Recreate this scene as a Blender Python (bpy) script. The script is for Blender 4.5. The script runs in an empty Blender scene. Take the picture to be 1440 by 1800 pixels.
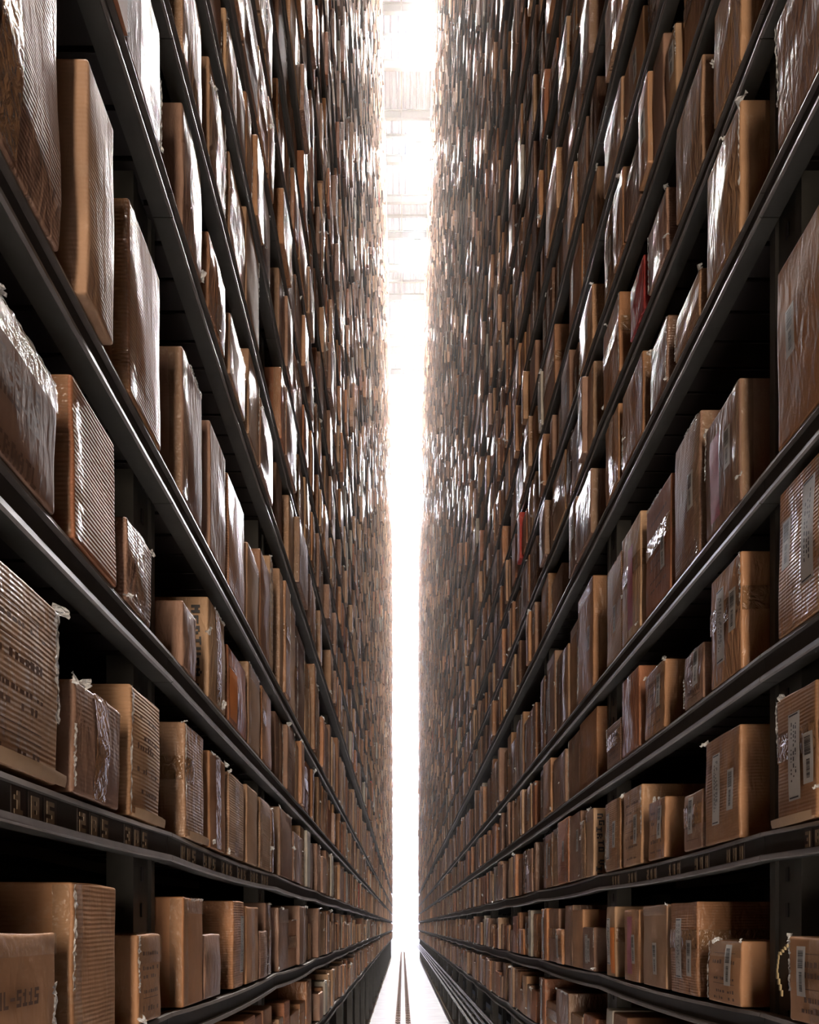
import bpy, math, random
import numpy as np

# ------------------------------------------------------------------ camera, light, exposure
C = bpy.context.scene
COL = C.collection
F_PX = 1400.0
VPX, VPY = 708.0, 1627.0
CAM_Z = 1.55
BAY = 1.4
Y0 = 1.693                      # centre line of the first upright pair seen in the photo
END_Y = 38.1                    # far end of the racks
WALL_Y = 48.2
CEIL_Z = 26.2
RACK_TOP = 23.55

cam = bpy.data.cameras.new('camera')
cam.sensor_width = 36.0
cam.lens = F_PX / 1800.0 * 36.0
cam.shift_x = (720.0 - VPX) / 1800.0
cam.shift_y = (VPY - 900.0) / 1800.0
cam.clip_start, cam.clip_end = 0.05, 200
camo = bpy.data.objects.new('camera', cam)
camo.location = (0, 0, CAM_Z)
camo.rotation_euler = (math.pi / 2, 0, 0)
COL.objects.link(camo)
C.camera = camo

C.view_settings.view_transform = 'Standard'
C.view_settings.look = 'None'
C.view_settings.gamma = 1.0
C.view_settings.use_curve_mapping = False
C.view_settings.exposure = 0.3
try:
    C.cycles.use_denoising = True
    C.cycles.max_bounces = 7
    C.cycles.diffuse_bounces = 3
    C.cycles.adaptive_threshold = 0.025
    C.cycles.glossy_bounces = 3
    C.cycles.transmission_bounces = 2
    C.cycles.transparent_max_bounces = 6
    C.cycles.sample_clamp_indirect = 6.0
    C.cycles.caustics_reflective = False
    C.cycles.caustics_refractive = False
except Exception:
    pass

world = bpy.data.worlds.new('world')
C.world = world
world.use_nodes = True
world.node_tree.nodes['Background'].inputs[0].default_value = (0.75, 0.85, 1.0, 1)
world.node_tree.nodes['Background'].inputs[1].default_value = 0.004

HAZE = 0.003
LAMP_X, LAMP_Z = 0.52, 25.75
LAMP_STRENGTH = 1400.0


def area(name, loc, rot, sx, sy, power, color, spread=None):
    l = bpy.data.lights.new(name, 'AREA')
    l.shape = 'RECTANGLE'
    l.size, l.size_y = sx, sy
    l.energy = power
    l.color = color
    if spread:
        l.spread = spread
    o = bpy.data.objects.new(name, l)
    o.location = loc
    o.rotation_euler = rot
    COL.objects.link(o)
    return o


# fill light added behind the camera for the carton sides that face it
area('front_fill_light', (0.13, -6.5, 3.2), (math.radians(90), 0, 0), 0.65, 6.0, 490, (1.0, 0.80, 0.63))
# lit zone between the rack ends and the end wall
area('rear_zone_light', (0.1, 43.0, 25.6), (math.radians(-12), 0, 0), 7.0, 6.0, 26000, (0.93, 0.92, 1.0))
area('rear_zone_low_light', (3.6, 43.0, 8.0), (0, math.radians(75), 0), 12.0, 5.0, 4500, (0.92, 0.91, 1.0))
area('rear_zone_low_light', (-3.6, 43.0, 8.0), (0, math.radians(-75), 0), 12.0, 5.0, 4500, (0.92, 0.91, 1.0))

# ------------------------------------------------------------------ materials


def mat(name):
    m = bpy.data.materials.new(name)
    m.use_nodes = True
    nt = m.node_tree
    return m, nt, nt.nodes['Principled BSDF'], nt.nodes, nt.links


def N(nodes, t, **kw):
    n = nodes.new(t)
    for k, v in kw.items():
        setattr(n, k, v)
    return n


def simple(name, col, rough=0.6, metal=0.0, noise=0.0, nscale=8.0, bump=0.0, coat=0.0, stretch=(1, 1, 1)):
    m, nt, b, nd, lk = mat(name)
    b.inputs['Base Color'].default_value = (*col, 1)
    b.inputs['Roughness'].default_value = rough
    b.inputs['Metallic'].default_value = metal
    b.inputs['Coat Weight'].default_value = coat
    if noise or bump:
        geo = N(nd, 'ShaderNodeNewGeometry')
        mp = N(nd, 'ShaderNodeMapping')
        mp.inputs['Scale'].default_value = stretch
        lk.new(geo.outputs['Position'], mp.inputs['Vector'])
        no = N(nd, 'ShaderNodeTexNoise')
        no.inputs['Scale'].default_value = nscale
        no.inputs['Detail'].default_value = 5
        lk.new(mp.outputs['Vector'], no.inputs['Vector'])
        if noise:
            mx = N(nd, 'ShaderNodeMix', data_type='RGBA')
            mx.inputs['A'].default_value = (*[c * (1 - noise) for c in col], 1)
            mx.inputs['B'].default_value = (*[min(1, c * (1 + noise)) for c in col], 1)
            lk.new(no.outputs['Fac'], mx.inputs['Factor'])
            lk.new(mx.outputs['Result'], b.inputs['Base Color'])
        if bump:
            bp = N(nd, 'ShaderNodeBump')
            bp.inputs['Strength'].default_value = bump
            bp.inputs['Distance'].default_value = 0.01
            lk.new(no.outputs['Fac'], bp.inputs['Height'])
            lk.new(bp.outputs['Normal'], b.inputs['Normal'])
    return m


def cardboard():
    m, nt, b, nd, lk = mat('cardboard')
    at = N(nd, 'ShaderNodeAttribute', attribute_name='tint')
    aw = N(nd, 'ShaderNodeAttribute', attribute_name='finish')      # x wrap, y rib, z worn
    sep = N(nd, 'ShaderNodeSeparateXYZ')
    lk.new(aw.outputs['Vector'], sep.inputs[0])
    geo = N(nd, 'ShaderNodeNewGeometry')
    # mottling
    n1 = N(nd, 'ShaderNodeTexNoise')
    n1.inputs['Scale'].default_value = 9
    n1.inputs['Detail'].default_value = 6
    lk.new(geo.outputs['Position'], n1.inputs['Vector'])
    r1 = N(nd, 'ShaderNodeMapRange')
    r1.inputs['From Min'].default_value = 0.3
    r1.inputs['From Max'].default_value = 0.7
    r1.inputs['To Min'].default_value = 0.78
    r1.inputs['To Max'].default_value = 1.15
    lk.new(n1.outputs['Fac'], r1.inputs['Value'])
    mul = N(nd, 'ShaderNodeVectorMath', operation='SCALE')
    lk.new(at.outputs['Color'], mul.inputs[0])
    lk.new(r1.outputs['Result'], mul.inputs['Scale'])
    # horizontal corrugation flutes
    sp = N(nd, 'ShaderNodeSeparateXYZ')
    lk.new(geo.outputs['Position'], sp.inputs[0])
    wob = N(nd, 'ShaderNodeMath', operation='MULTIPLY')
    lk.new(n1.outputs['Fac'], wob.inputs[0])
    wob.inputs[1].default_value = 0.006
    ad = N(nd, 'ShaderNodeMath', operation='ADD')
    lk.new(sp.outputs['Z'], ad.inputs[0])
    lk.new(wob.outputs[0], ad.inputs[1])
    ml = N(nd, 'ShaderNodeMath', operation='MULTIPLY')
    lk.new(ad.outputs[0], ml.inputs[0])
    ml.inputs[1].default_value = 2 * math.pi / 0.0072
    sn = N(nd, 'ShaderNodeMath', operation='SINE')
    lk.new(ml.outputs[0], sn.inputs[0])
    rb = N(nd, 'ShaderNodeMath', operation='MULTIPLY')
    lk.new(sn.outputs[0], rb.inputs[0])
    lk.new(sep.outputs['Y'], rb.inputs[1])
    # clear tape and film patches: stretched noise mask
    mp = N(nd, 'ShaderNodeMapping')
    mp.inputs['Scale'].default_value = (9, 9, 2.2)
    lk.new(geo.outputs['Position'], mp.inputs['Vector'])
    n2 = N(nd, 'ShaderNodeTexNoise')
    n2.inputs['Scale'].default_value = 1.0
    n2.inputs['Detail'].default_value = 2
    lk.new(mp.outputs['Vector'], n2.inputs['Vector'])
    r2 = N(nd, 'ShaderNodeMapRange', interpolation_type='SMOOTHSTEP')
    r2.inputs['From Min'].default_value = 0.45
    r2.inputs['From Max'].default_value = 0.56
    lk.new(n2.outputs['Fac'], r2.inputs['Value'])
    mk = N(nd, 'ShaderNodeMath', operation='MULTIPLY')
    lk.new(r2.outputs['Result'], mk.inputs[0])
    lk.new(sep.outputs['X'], mk.inputs[1])
    # worn paper rubbing (paler)
    n4 = N(nd, 'ShaderNodeTexNoise')
    n4.inputs['Scale'].default_value = 26
    n4.inputs['Detail'].default_value = 8
    n4.inputs['Roughness'].default_value = 0.7
    lk.new(geo.outputs['Position'], n4.inputs['Vector'])
    r4 = N(nd, 'ShaderNodeMapRange')
    r4.inputs['From Min'].default_value = 0.56
    r4.inputs['From Max'].default_value = 0.74
    lk.new(n4.outputs['Fac'], r4.inputs['Value'])
    wk = N(nd, 'ShaderNodeMath', operation='MULTIPLY')
    lk.new(r4.outputs['Result'], wk.inputs[0])
    lk.new(sep.outputs['Z'], wk.inputs[1])
    mx = N(nd, 'ShaderNodeMix', data_type='RGBA')
    lk.new(wk.outputs[0], mx.inputs['Factor'])
    lk.new(mul.outputs[0], mx.inputs['A'])
    mx.inputs['B'].default_value = (0.50, 0.40, 0.30, 1)
    lk.new(mx.outputs['Result'], b.inputs['Base Color'])
    b.inputs['Roughness'].default_value = 0.62
    b.inputs['Specular IOR Level'].default_value = 0.3
    mk2 = N(nd, 'ShaderNodeMath', operation='MULTIPLY')
    lk.new(mk.outputs[0], mk2.inputs[0])
    mk2.inputs[1].default_value = 0.72
    lk.new(mk2.outputs[0], b.inputs['Coat Weight'])
    b.inputs['Coat Roughness'].default_value = 0.20
    b.inputs['Coat IOR'].default_value = 1.5
    # bumps
    mp3 = N(nd, 'ShaderNodeMapping')
    mp3.inputs['Scale'].default_value = (44, 44, 15)
    lk.new(geo.outputs['Position'], mp3.inputs['Vector'])
    n3 = N(nd, 'ShaderNodeTexNoise')
    n3.inputs['Scale'].default_value = 1.0
    n3.inputs['Detail'].default_value = 3
    n3.inputs['Distortion'].default_value = 0.6
    lk.new(mp3.outputs['Vector'], n3.inputs['Vector'])
    wr = N(nd, 'ShaderNodeMath', operation='MULTIPLY')
    lk.new(n3.outputs['Fac'], wr.inputs[0])
    mw = N(nd, 'ShaderNodeMath', operation='MULTIPLY_ADD')
    lk.new(sep.outputs['X'], mw.inputs[0])
    mw.inputs[1].default_value = 0.012
    mw.inputs[2].default_value = 0.0008
    lk.new(mw.outputs[0], wr.inputs[1])
    rh = N(nd, 'ShaderNodeMath', operation='MULTIPLY_ADD')
    lk.new(rb.outputs[0], rh.inputs[0])
    rh.inputs[1].default_value = 0.00042
    lk.new(wr.outputs[0], rh.inputs[2])
    bp = N(nd, 'ShaderNodeBump')
    bp.inputs['Strength'].default_value = 0.9
    bp.inputs['Distance'].default_value = 1.0
    lk.new(rh.outputs[0], bp.inputs['Height'])
    lk.new(bp.outputs['Normal'], b.inputs['Normal'])
    lk.new(bp.outputs['Normal'], b.inputs['Coat Normal'])
    return m


def tape(name, col, rough, bump, alpha=1.0):
    m, nt, b, nd, lk = mat(name)
    b.inputs['Base Color'].default_value = (*col, 1)
    b.inputs['Roughness'].default_value = rough
    b.inputs['Specular IOR Level'].default_value = 0.7
    b.inputs['Alpha'].default_value = alpha
    geo = N(nd, 'ShaderNodeNewGeometry')
    no = N(nd, 'ShaderNodeTexNoise')
    no.inputs['Scale'].default_value = 45
    no.inputs['Detail'].default_value = 3
    no.inputs['Distortion'].default_value = 1.0
    lk.new(geo.outputs['Position'], no.inputs['Vector'])
    bp = N(nd, 'ShaderNodeBump')
    bp.inputs['Strength'].default_value = bump
    bp.inputs['Distance'].default_value = 0.01
    lk.new(no.outputs['Fac'], bp.inputs['Height'])
    lk.new(bp.outputs['Normal'], b.inputs['Normal'])
    return m


M = {}
M['card'] = cardboard()
M['tape'] = tape('brown_packing_tape', (0.24, 0.135, 0.07), 0.2, 0.8)
M['clear'] = tape('clear_packing_tape', (0.42, 0.29, 0.18), 0.2, 1.0, 0.34)
M['film'] = tape('crumpled_clear_film', (0.72, 0.74, 0.74), 0.10, 1.0, 0.62)
M['paper'] = simple('label_paper', (0.56, 0.55, 0.52), 0.45, coat=0.4, noise=0.12, nscale=40)
M['ink'] = simple('black_ink', (0.02, 0.018, 0.02), 0.5)
M['brownink'] = simple('faded_print_ink', (0.10, 0.05, 0.028), 0.6)
M['pink'] = simple('pink_paper', (0.42, 0.13, 0.17), 0.5, noise=0.35, nscale=30, coat=0.3)
M['red'] = simple('red_paper', (0.5, 0.02, 0.02), 0.4, coat=0.5)
M['orange'] = simple('orange_paper', (0.65, 0.22, 0.06), 0.5)
M['string'] = simple('yellow_cord_fibre', (0.34, 0.27, 0.14), 0.7)
M['steel'] = simple('painted_rack_steel', (0.046, 0.045, 0.039), 0.5, noise=0.45, nscale=14, bump=0.12)
M['beam'] = simple('dark_shelf_beam_steel', (0.022, 0.019, 0.017), 0.55, noise=0.4, nscale=10, bump=0.1)
M['worn'] = simple('worn_beam_edge', (0.115, 0.10, 0.09), 0.45, metal=0.2, noise=0.4, nscale=25)
M['deck'] = simple('dark_slatted_deck', (0.014, 0.010, 0.009), 0.6, noise=0.4, nscale=12)
M['plate'] = simple('number_plate', (0.035, 0.022, 0.018), 0.45)
M['digits'] = simple('faded_number_paint', (0.24, 0.18, 0.12), 0.6)
M['floor'] = simple('pale_polished_concrete', (0.56, 0.57, 0.60), 0.25, noise=0.24, nscale=2.6, bump=0.02, stretch=(1, 1.5, 1))
M['wallend'] = simple('white_end_wall_paint', (0.66, 0.64, 0.74), 0.6)
M['blockdark'] = simple('dark_blocker_paint', (0.02, 0.016, 0.015), 0.8)  # for the light-blocking panels added behind the racks
M['ceil'] = simple('white_ceiling_deck', (0.82, 0.86, 0.95), 0.6)
M['tie'] = simple('grey_painted_tie_beam', (0.42, 0.45, 0.44), 0.5)
M['rust'] = simple('brown_rail_clip_steel', (0.10, 0.055, 0.03), 0.6, noise=0.5, nscale=30)
M['railhead'] = simple('polished_rail_head', (0.80, 0.80, 0.82), 0.18, metal=0.6)
M['pipe'] = simple('grey_conductor_rail', (0.26, 0.26, 0.24), 0.25, metal=0.4, noise=0.3, nscale=20)
M['plinth'] = simple('ochre_base_plate', (0.30, 0.22, 0.12), 0.6, noise=0.3, nscale=12)
lm, nt_, b_, nd_, lk_ = mat('lamp_diffuser')
b_.inputs['Base Color'].default_value = (0.9, 0.9, 0.9, 1)
b_.inputs['Emission Color'].default_value = (1.0, 0.92, 0.87, 1)
b_.inputs['Emission Strength'].default_value = LAMP_STRENGTH
M['lamp'] = lm
um, nt_, b_, nd_, lk_ = mat('ceiling_fill_glow')  # glow added on top of the housings to whiten the ceiling
b_.inputs['Base Color'].default_value = (0.9, 0.9, 0.9, 1)
b_.inputs['Emission Color'].default_value = (0.80, 0.86, 1.0, 1)
b_.inputs['Emission Strength'].default_value = 28.0
M['ceil_fill'] = um

# ------------------------------------------------------------------ mesh helpers


class MB:
    def __init__(self):
        self.v, self.f, self.m = [], [], []
        self.n = 0

    def add(self, verts, faces, mi=0):
        verts = np.asarray(verts, dtype=float).reshape(-1, 3)
        k = self.n
        self.v.append(verts)
        self.n += len(verts)
        self.f.extend([tuple(i + k for i in f) for f in faces])
        self.m.extend([mi] * len(faces))

    def box(self, x0, x1, y0, y1, z0, z1, mi=0):
        x0, x1 = min(x0, x1), max(x0, x1)
        y0, y1 = min(y0, y1), max(y0, y1)
        z0, z1 = min(z0, z1), max(z0, z1)
        v = [(x0, y0, z0), (x1, y0, z0), (x1, y1, z0), (x0, y1, z0), (x0, y0, z1), (x1, y0, z1), (x1, y1, z1), (x0, y1, z1)]
        self.add(v, [(0, 3, 2, 1), (4, 5, 6, 7), (0, 1, 5, 4), (1, 2, 6, 5), (2, 3, 7, 6), (3, 0, 4, 7)], mi)

    def prism(self, pts, y0, y1, mi=0, ys=None, sag=None):
        """closed profile pts (x,z) swept along Y; optional list of ys and a sag function."""
        ys = ys or [y0, y1]
        n = len(pts)
        vs, fs = [], []
        for y in ys:
            dz, dx = sag(y) if sag else (0, 0)
            vs += [(p[0] + dx, y, p[1] + dz) for p in pts]
        for j in range(len(ys) - 1):
            for i in range(n):
                a, b = j * n + i, j * n + (i + 1) % n
                fs.append((a, b, b + n, a + n))
        fs.append(tuple(range(n - 1, -1, -1)))
        fs.append(tuple((len(ys) - 1) * n + i for i in range(n)))
        self.add(vs, fs, mi)

    def build(self, name, mats, parent=None, smooth=False, loc=None):
        me = bpy.data.meshes.new(name)
        v = np.concatenate(self.v) if self.v else np.zeros((0, 3))
        if loc is not None:
            v = v - np.array(loc)
        me.from_pydata(v.tolist(), [], self.f)
        for mm in mats:
            me.materials.append(mm)
        me.polygons.foreach_set('material_index', self.m)
        if smooth:
            me.polygons.foreach_set('use_smooth', [True] * len(self.f))
        me.update()
        o = bpy.data.objects.new(name, me)
        COL.objects.link(o)
        if parent:
            o.parent = parent
            if loc is None:
                o.location = tuple(-c for c in parent.location) if parent.parent is None else (0, 0, 0)
        if loc is not None and not parent:
            o.location = loc
        return o


def tag(o, label=None, cat=None, group=None, kind=None):
    if label: o['label'] = label
    if cat: o['category'] = cat
    if group: o['group'] = group
    if kind: o['kind'] = kind
    return o


def empty(name, loc):
    o = bpy.data.objects.new(name, None)
    o.location = loc
    o.empty_display_size = 0.1
    COL.objects.link(o)
    return o


# ------------------------------------------------------------------ the setting
b = MB(); b.box(-3.0, 3.2, -8.0, WALL_Y + .2, -0.2, 0)
tag(b.build('floor', [M['floor']]), kind='structure')
b = MB(); b.box(-3.0, 3.2, WALL_Y, WALL_Y + .15, 0, CEIL_Z)
for zz in np.arange(2.0, CEIL_Z, 2.4):
    b.box(-3.0, 3.2, WALL_Y - .012, WALL_Y, zz, zz + .03)
tag(b.build('wall_far', [M['wallend']]), kind='structure')
b = MB(); b.box(-1.50, -1.42, -8.0, END_Y, 0, CEIL_Z); b.box(-3.0, -2.95, END_Y, WALL_Y, 0, CEIL_Z); b.box(-3.0, -1.42, END_Y - .06, END_Y, 0, CEIL_Z)  # panel added behind the rack to block light, plus end zone side wall
tag(b.build('blocker_wall_left', [M['blockdark']]), kind='structure')
b = MB(); b.box(1.70, 1.78, -8.0, END_Y, 0, CEIL_Z); b.box(3.15, 3.2, END_Y, WALL_Y, 0, CEIL_Z); b.box(1.70, 3.2, END_Y - .06, END_Y, 0, CEIL_Z)  # matching light-blocking panel on the other side
tag(b.build('blocker_wall_right', [M['blockdark']]), kind='structure')
b = MB()
b.box(-3.0, 3.2, -8.0, WALL_Y + .2, CEIL_Z + .04, CEIL_Z + .2)
for x in np.arange(-2.9, 3.1, 0.2):
    b.prism([(x, CEIL_Z), (x + .10, CEIL_Z), (x + .13, CEIL_Z + .041), (x - .03, CEIL_Z + .041)], -8.0, WALL_Y)
tag(b.build('ceiling', [M['ceil']]), kind='structure')

# ------------------------------------------------------------------ racks
LIP = {-1: .491, 1: .761}
UP = {-1: .549, 1: .813}
WALLX = {-1: 1.42, 1: 1.70}
LEV = [-.62, -.245, .138, .517, .897, 1.505, 1.885]
h = 2.28
rl = random.Random(4)
while h < RACK_TOP - CAM_Z - .05:
    LEV.append(h)
    h += .38
LEV = [l + CAM_Z for l in LEV]
LIPH = .06
BAYS = [(Y0 + BAY * k) for k in range(-3, 27)]          # upright centre lines
BAYS = [y for y in BAYS if y < END_Y + .05]
ORD = ['lowest', 'second', 'third', 'fourth', 'fifth', 'sixth', 'seventh', 'eighth', 'ninth', 'tenth', 'eleventh', 'twelfth', 'thirteenth',
       'fourteenth', 'fifteenth', 'sixteenth', 'seventeenth', 'eighteenth', 'nineteenth', 'twentieth']


def nth(i):
    base = ['first'] + ORD[1:20]
    if i < 20: return base[i]
    t = {2: 'twenty', 3: 'thirty', 4: 'forty', 5: 'fifty', 6: 'sixty'}[(i + 1) // 10]
    u = (i + 1) % 10
    return (t[:-1] + 'ieth') if u == 0 else t + '-' + base[u - 1]


DIG = {'0': '757', '1': '262', '2': '627', '3': '636', '4': '571', '5': '745', '6': '467', '7': '711', '8': '757', '9': '731'}
FONT = {
    '0': ['###', '#.#', '#.#', '#.#', '###'], '1': ['.#.', '##.', '.#.', '.#.', '###'], '2': ['###', '..#', '###', '#..', '###'],
    '3': ['###', '..#', '.##', '..#', '###'], '4': ['#.#', '#.#', '###', '..#', '..#'], '5': ['###', '#..', '###', '..#', '###'],
    '6': ['###', '#..', '###', '#.#', '###'], '7': ['###', '..#', '..#', '.#.', '.#.'], '8': ['###', '#.#', '###', '#.#', '###'],
    '9': ['###', '#.#', '###', '..#', '###'], 'S': ['###', '#..', '###', '..#', '###'], 'A': ['.#.', '#.#', '###', '#.#', '#.#'],
    'M': ['#.#', '###', '###', '#.#', '#.#'], 'I': ['###', '.#.', '.#.', '.#.', '###'], 'V': ['#.#', '#.#', '#.#', '#.#', '.#.'],
    'E': ['###', '#..', '##.', '#..', '###'], 'W': ['#.#', '#.#', '###', '###', '#.#'], 'K': ['#.#', '#.#', '##.', '#.#', '#.#'],
    'T': ['###', '.#.', '.#.', '.#.', '.#.'], 'L': ['#..', '#..', '#..', '#..', '###'], 'O': ['###', '#.#', '#.#', '#.#', '###'],
    'G': ['###', '#..', '#.#', '#.#', '###'], 'U': ['#.#', '#.#', '#.#', '#.#', '###'], 'D': ['##.', '#.#', '#.#', '#.#', '##.'],
    'N': ['##.', '#.#', '#.#', '#.#', '#.#'], 'R': ['##.', '#.#', '##.', '#.#', '#.#'], '-': ['...', '...', '###', '...', '...'],
    'F': ['###', '#..', '##.', '#..', '#..'], 'H': ['#.#', '#.#', '###', '#.#', '#.#'], 'B': ['##.', '#.#', '##.', '#.#', '##.'],
    ' ': ['...', '...', '...', '...', '...'], '.': ['...', '...', '...', '...', '.#.']}


def sagf(s, k, li, ya, yb):
    amp = .010 if li <= 1 else (.009 if li == 2 else .0035)
    bow = random.Random(1000 * li + k * 7 + s).uniform(-.006, .006)

    def f(y):
        t = (y - ya) / (yb - ya)
        q = 4 * t * (1 - t)
        return (-amp * q, s * bow * q)
    return f


def shelf_beam(mb, s, z, ya, yb, sag, detail):
    W = LIP[s]
    X = lambda d: s * (W + d)
    ys = [ya + (yb - ya) * i / 8 for i in range(9)] if detail else [ya, yb]
    def prof(p):
        q = [(X(a), z + c) for a, c in p]
        return q if s > 0 else q[::-1]
    # web + flanges (one closed C profile), then worn beads
    mb.prism(prof([(.009, .006), (.034, .006), (.034, .0085), (.0115, .0085), (.0115, .048), (.055, .048), (.055, .0525), (.009, .0525)]), ya, yb, 0, ys, sag)
    mb.prism(prof([(.0, .0), (.040, .0), (.040, .0055), (.0, .0055)]), ya, yb, 2, ys, sag)
    mb.prism(prof([(-.003, .0015), (.002, -.001), (.011, .0055), (.009, .013), (-.001, .012)]), ya, yb, 1, ys, sag)
    mb.prism(prof([(-.002, .0515), (.030, .0525), (.030, .0595), (.000, .0595)]), ya, yb, 1, ys, sag)


rack_root = {}
DECKD = {-1: .74, 1: .74}
for s, nm in ((-1, 'left'), (1, 'right')):
    root = empty('storage_rack', (s * (LIP[s] + .4), BAYS[0], 0))
    if s < 0:
        tag(root, 'tall dark steel rack with open legs bare of pipes below its lowest shelf', 'storage rack', 'tall steel racks on either side of the aisle')
    else:
        tag(root, 'tall dark steel rack with long conductor pipes running beneath its lowest shelf', 'storage rack', 'tall steel racks on either side of the aisle')
    rack_root[s] = root
    # uprights: rolled channel with folded lips and base plate
    for yc in BAYS:
        for rear in (0, 1):
            mb = MB()
            W0 = UP[s] + rear * .62
            q = [(-.07, .0), (-.045, -.0), (-.040, .006), (.040, .006), (.045, 0), (.07, 0), (.07, .055), (.055, .055), (.055, .052), (.066, .052), (.066, .004), (.047, .004), (.042, .010), (-.042, .010), (-.047, .004), (-.066, .004), (-.066, .052), (-.055, .052), (-.055, .055), (-.07, .055)]
            pts = [(s * (W0 + d), yc + a) for a, d in q]
            n = len(pts)
            vs = [(p[0], p[1], .012) for p in pts] + [(p[0], p[1], RACK_TOP + .05) for p in pts]
            fs = [((i, (i + 1) % n, (i + 1) % n + n, i + n) if s > 0 else ((i + 1) % n, i, i + n, (i + 1) % n + n)) for i in range(n)]
            fs += [tuple(range(n)), tuple(range(2 * n - 1, n - 1, -1))]
            mb.add(vs, fs, 0)
            mb.box(s * (W0 - .03), s * (W0 + .09), yc - .10, yc + .10, 0.0, .012, 1)
            if not rear:
                for zz in np.arange(.2, 4.0, .076):
                    mb.box(s * (W0 + .003), s * (W0 + .0065), yc - .006, yc + .006, zz, zz + .03, 2)
                mb.build('upright', [M['steel'], M['plinth'], M['ink']], root)
            else:
                mb.build('rear_upright', [M['steel'], M['plinth']], root)
    # plinth kerb under the uprights
    mb = MB(); mb.box(s * (UP[s] - .02), s * (UP[s] + .75), BAYS[0], END_Y, 0, .035)
    mb.build('base_kerb', [M['plinth']], root)
    # top frame closing the rack
    mb = MB()
    for yc in BAYS:
        mb.box(s * (UP[s]), s * (UP[s] + .68), yc - .03, yc + .03, RACK_TOP, RACK_TOP + .06)
    mb.box(s * UP[s], s * (UP[s] + .04), BAYS[0], END_Y, RACK_TOP + .06, RACK_TOP + .12)
    mb.build('top_frame', [M['steel']], root)
    # shelves
    cells = []
    for li, z in enumerate(LEV):
        for k in range(len(BAYS) - 1):
            ya, yb = BAYS[k], BAYS[k + 1]
            if yb < -3.0: continue
            y_near = max(ya, .95)
            dist = LIP[s] * F_PX / y_near
            yim = VPY - (z - CAM_Z) * F_PX / yb
            vis = (yim < 1830) and (yim > -60 or (VPY - (z - CAM_Z) * F_PX / max(ya, .9)) > -60) and yb > .95
            size = abs(1 / y_near - 1 / max(yb, 1)) * math.hypot(LIP[s], z - CAM_Z) if vis else 0
            cells.append((-size, li, k, ya, yb, z))
    cells.sort()
    for i, (ns, li, k, ya, yb, z) in enumerate(cells[:98]):
        sag = sagf(s, k, li, ya, yb)
        g = .0012
        mb = MB()
        shelf_beam(mb, s, z, ya + g, yb - g, sag, True)
        sh = mb.build('shelf', [M['beam'], M['worn'], M['steel']], root)
        mb = MB()
        y = ya + .01
        W = LIP[s]
        while y < yb - .02:
            dz = sag(y)[0]
            mb.box(s * (W + .0345), s * (W + DECKD[s]), y, min(y + .088, yb - .005), z + .0345 + dz, z + .0495 + dz)
            y += .1
        # support bars under the slats, running along
        for dd in (.30, .58):
            mb.prism([(s * (W + dd), z + .006), (s * (W + dd + s * .03 * s), z + .006), (s * (W + dd + .03), z + .034), (s * (W + dd), z + .034)][::s], ya, yb, 0, [ya + (yb - ya) * t / 4 for t in range(5)], sag)
        mb.build('deck', [M['deck']], sh)
        if li == 2 and yb < 12:
            num = {-1: 585, 1: 885}[s] + k * 10
            ngrp = 6
            for gi in range(ngrp):
                y_s = ya + .10 + gi * (BAY - .16) / ngrp
                txt = str((4 + gi + k) % 9 + 1) + ('85' if s < 0 else '88')
                mp = MB()
                pw, ph_ = (.047, .0075) if s < 0 else (.036, .0055)
                for ci, ch in enumerate(txt):
                    yy = y_s + (ci if s < 0 else 2 - ci) * pw
                    # plate
                    dz, dx = sag(yy + .018)
                    xw = s * (W + .0088) + dx
                    mp.box(xw - s * .001, xw + s * .001, yy, yy + pw - .008, z + .012 + dz, z + .050 + dz, 0)
                    for r in range(5):
                        for c in range(3):
                            if FONT[ch][r][c] == '#':
                                cc = c if s < 0 else 2 - c
                                y1 = yy + .006 + cc * ph_
                                z1 = z + .045 + dz - r * .006
                                mp.box(xw - s * .0012, xw - s * .0022, y1, y1 + ph_ * 1.02, z1 - .0062, z1, 1)
                mp.build('number_plate', [M['plate'], M['digits']], sh)
    mb = MB()
    for (ns, li, k, ya, yb, z) in cells[98:]:
        W = LIP[s]
        sag = sagf(s, k, li, ya, yb)
        if ya < 16 and ns < 0:
            shelf_beam(mb, s, z, ya + .001, yb - .001, sag, li < 3)
        else:
            mb.box(s * W, s * (W + .01), ya, yb, z, z + .056, 0)
        mb.box(s * (W + .011), s * (W + DECKD[s]), ya, yb, z + .036, z + .050, 3)
    tag(mb.build('shelf', [M['beam'], M['worn'], M['steel'], M['deck']], root), kind='stuff')

# ------------------------------------------------------------------ cartons
PAL = [(.42, .225, .115), (.37, .185, .09), (.45, .265, .145), (.34, .175, .095), (.30, .18, .125), (.48, .31, .185), (.38, .235, .145), (.34, .145, .075), (.27, .16, .11)]
PALN = ['tan', 'brown', 'pale tan', 'dark brown', 'greyish brown', 'pale beige', 'dusty brown', 'reddish brown', 'dull brown']


class Box:
    def __init__(self, s, li, ya, yb, h, prot=0.0, d=None, z=None, **o):
        self.s, self.li, self.ya, self.yb, self.h = s, li, ya, yb, h
        self.o = o
        self.W = LIP[s] + prot
        self.d = d
        self.hand = False


BOXES = []
rng = random.Random(11)


def hand(s, li, xa, xb, yt, W=None, **o):
    """photo columns of the near and far front edge, photo row of the top at the near edge -> real position on the shelf."""
    W = W or (.49 if s < 0 else .76)
    y1 = W * F_PX / abs(xa - VPX)
    y2 = W * F_PX / abs(xb - VPX)
    top = CAM_Z + (VPY - yt) * y1 / F_PX
    if 'top' in o: top = CAM_Z + o.pop('top')
    bx = Box(s, li, y1, y2, top - (LEV[li] + LIPH), W - LIP[s], **o)
    bx.hand = True
    BOXES.append(bx)


L, R = -1, 1
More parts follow.
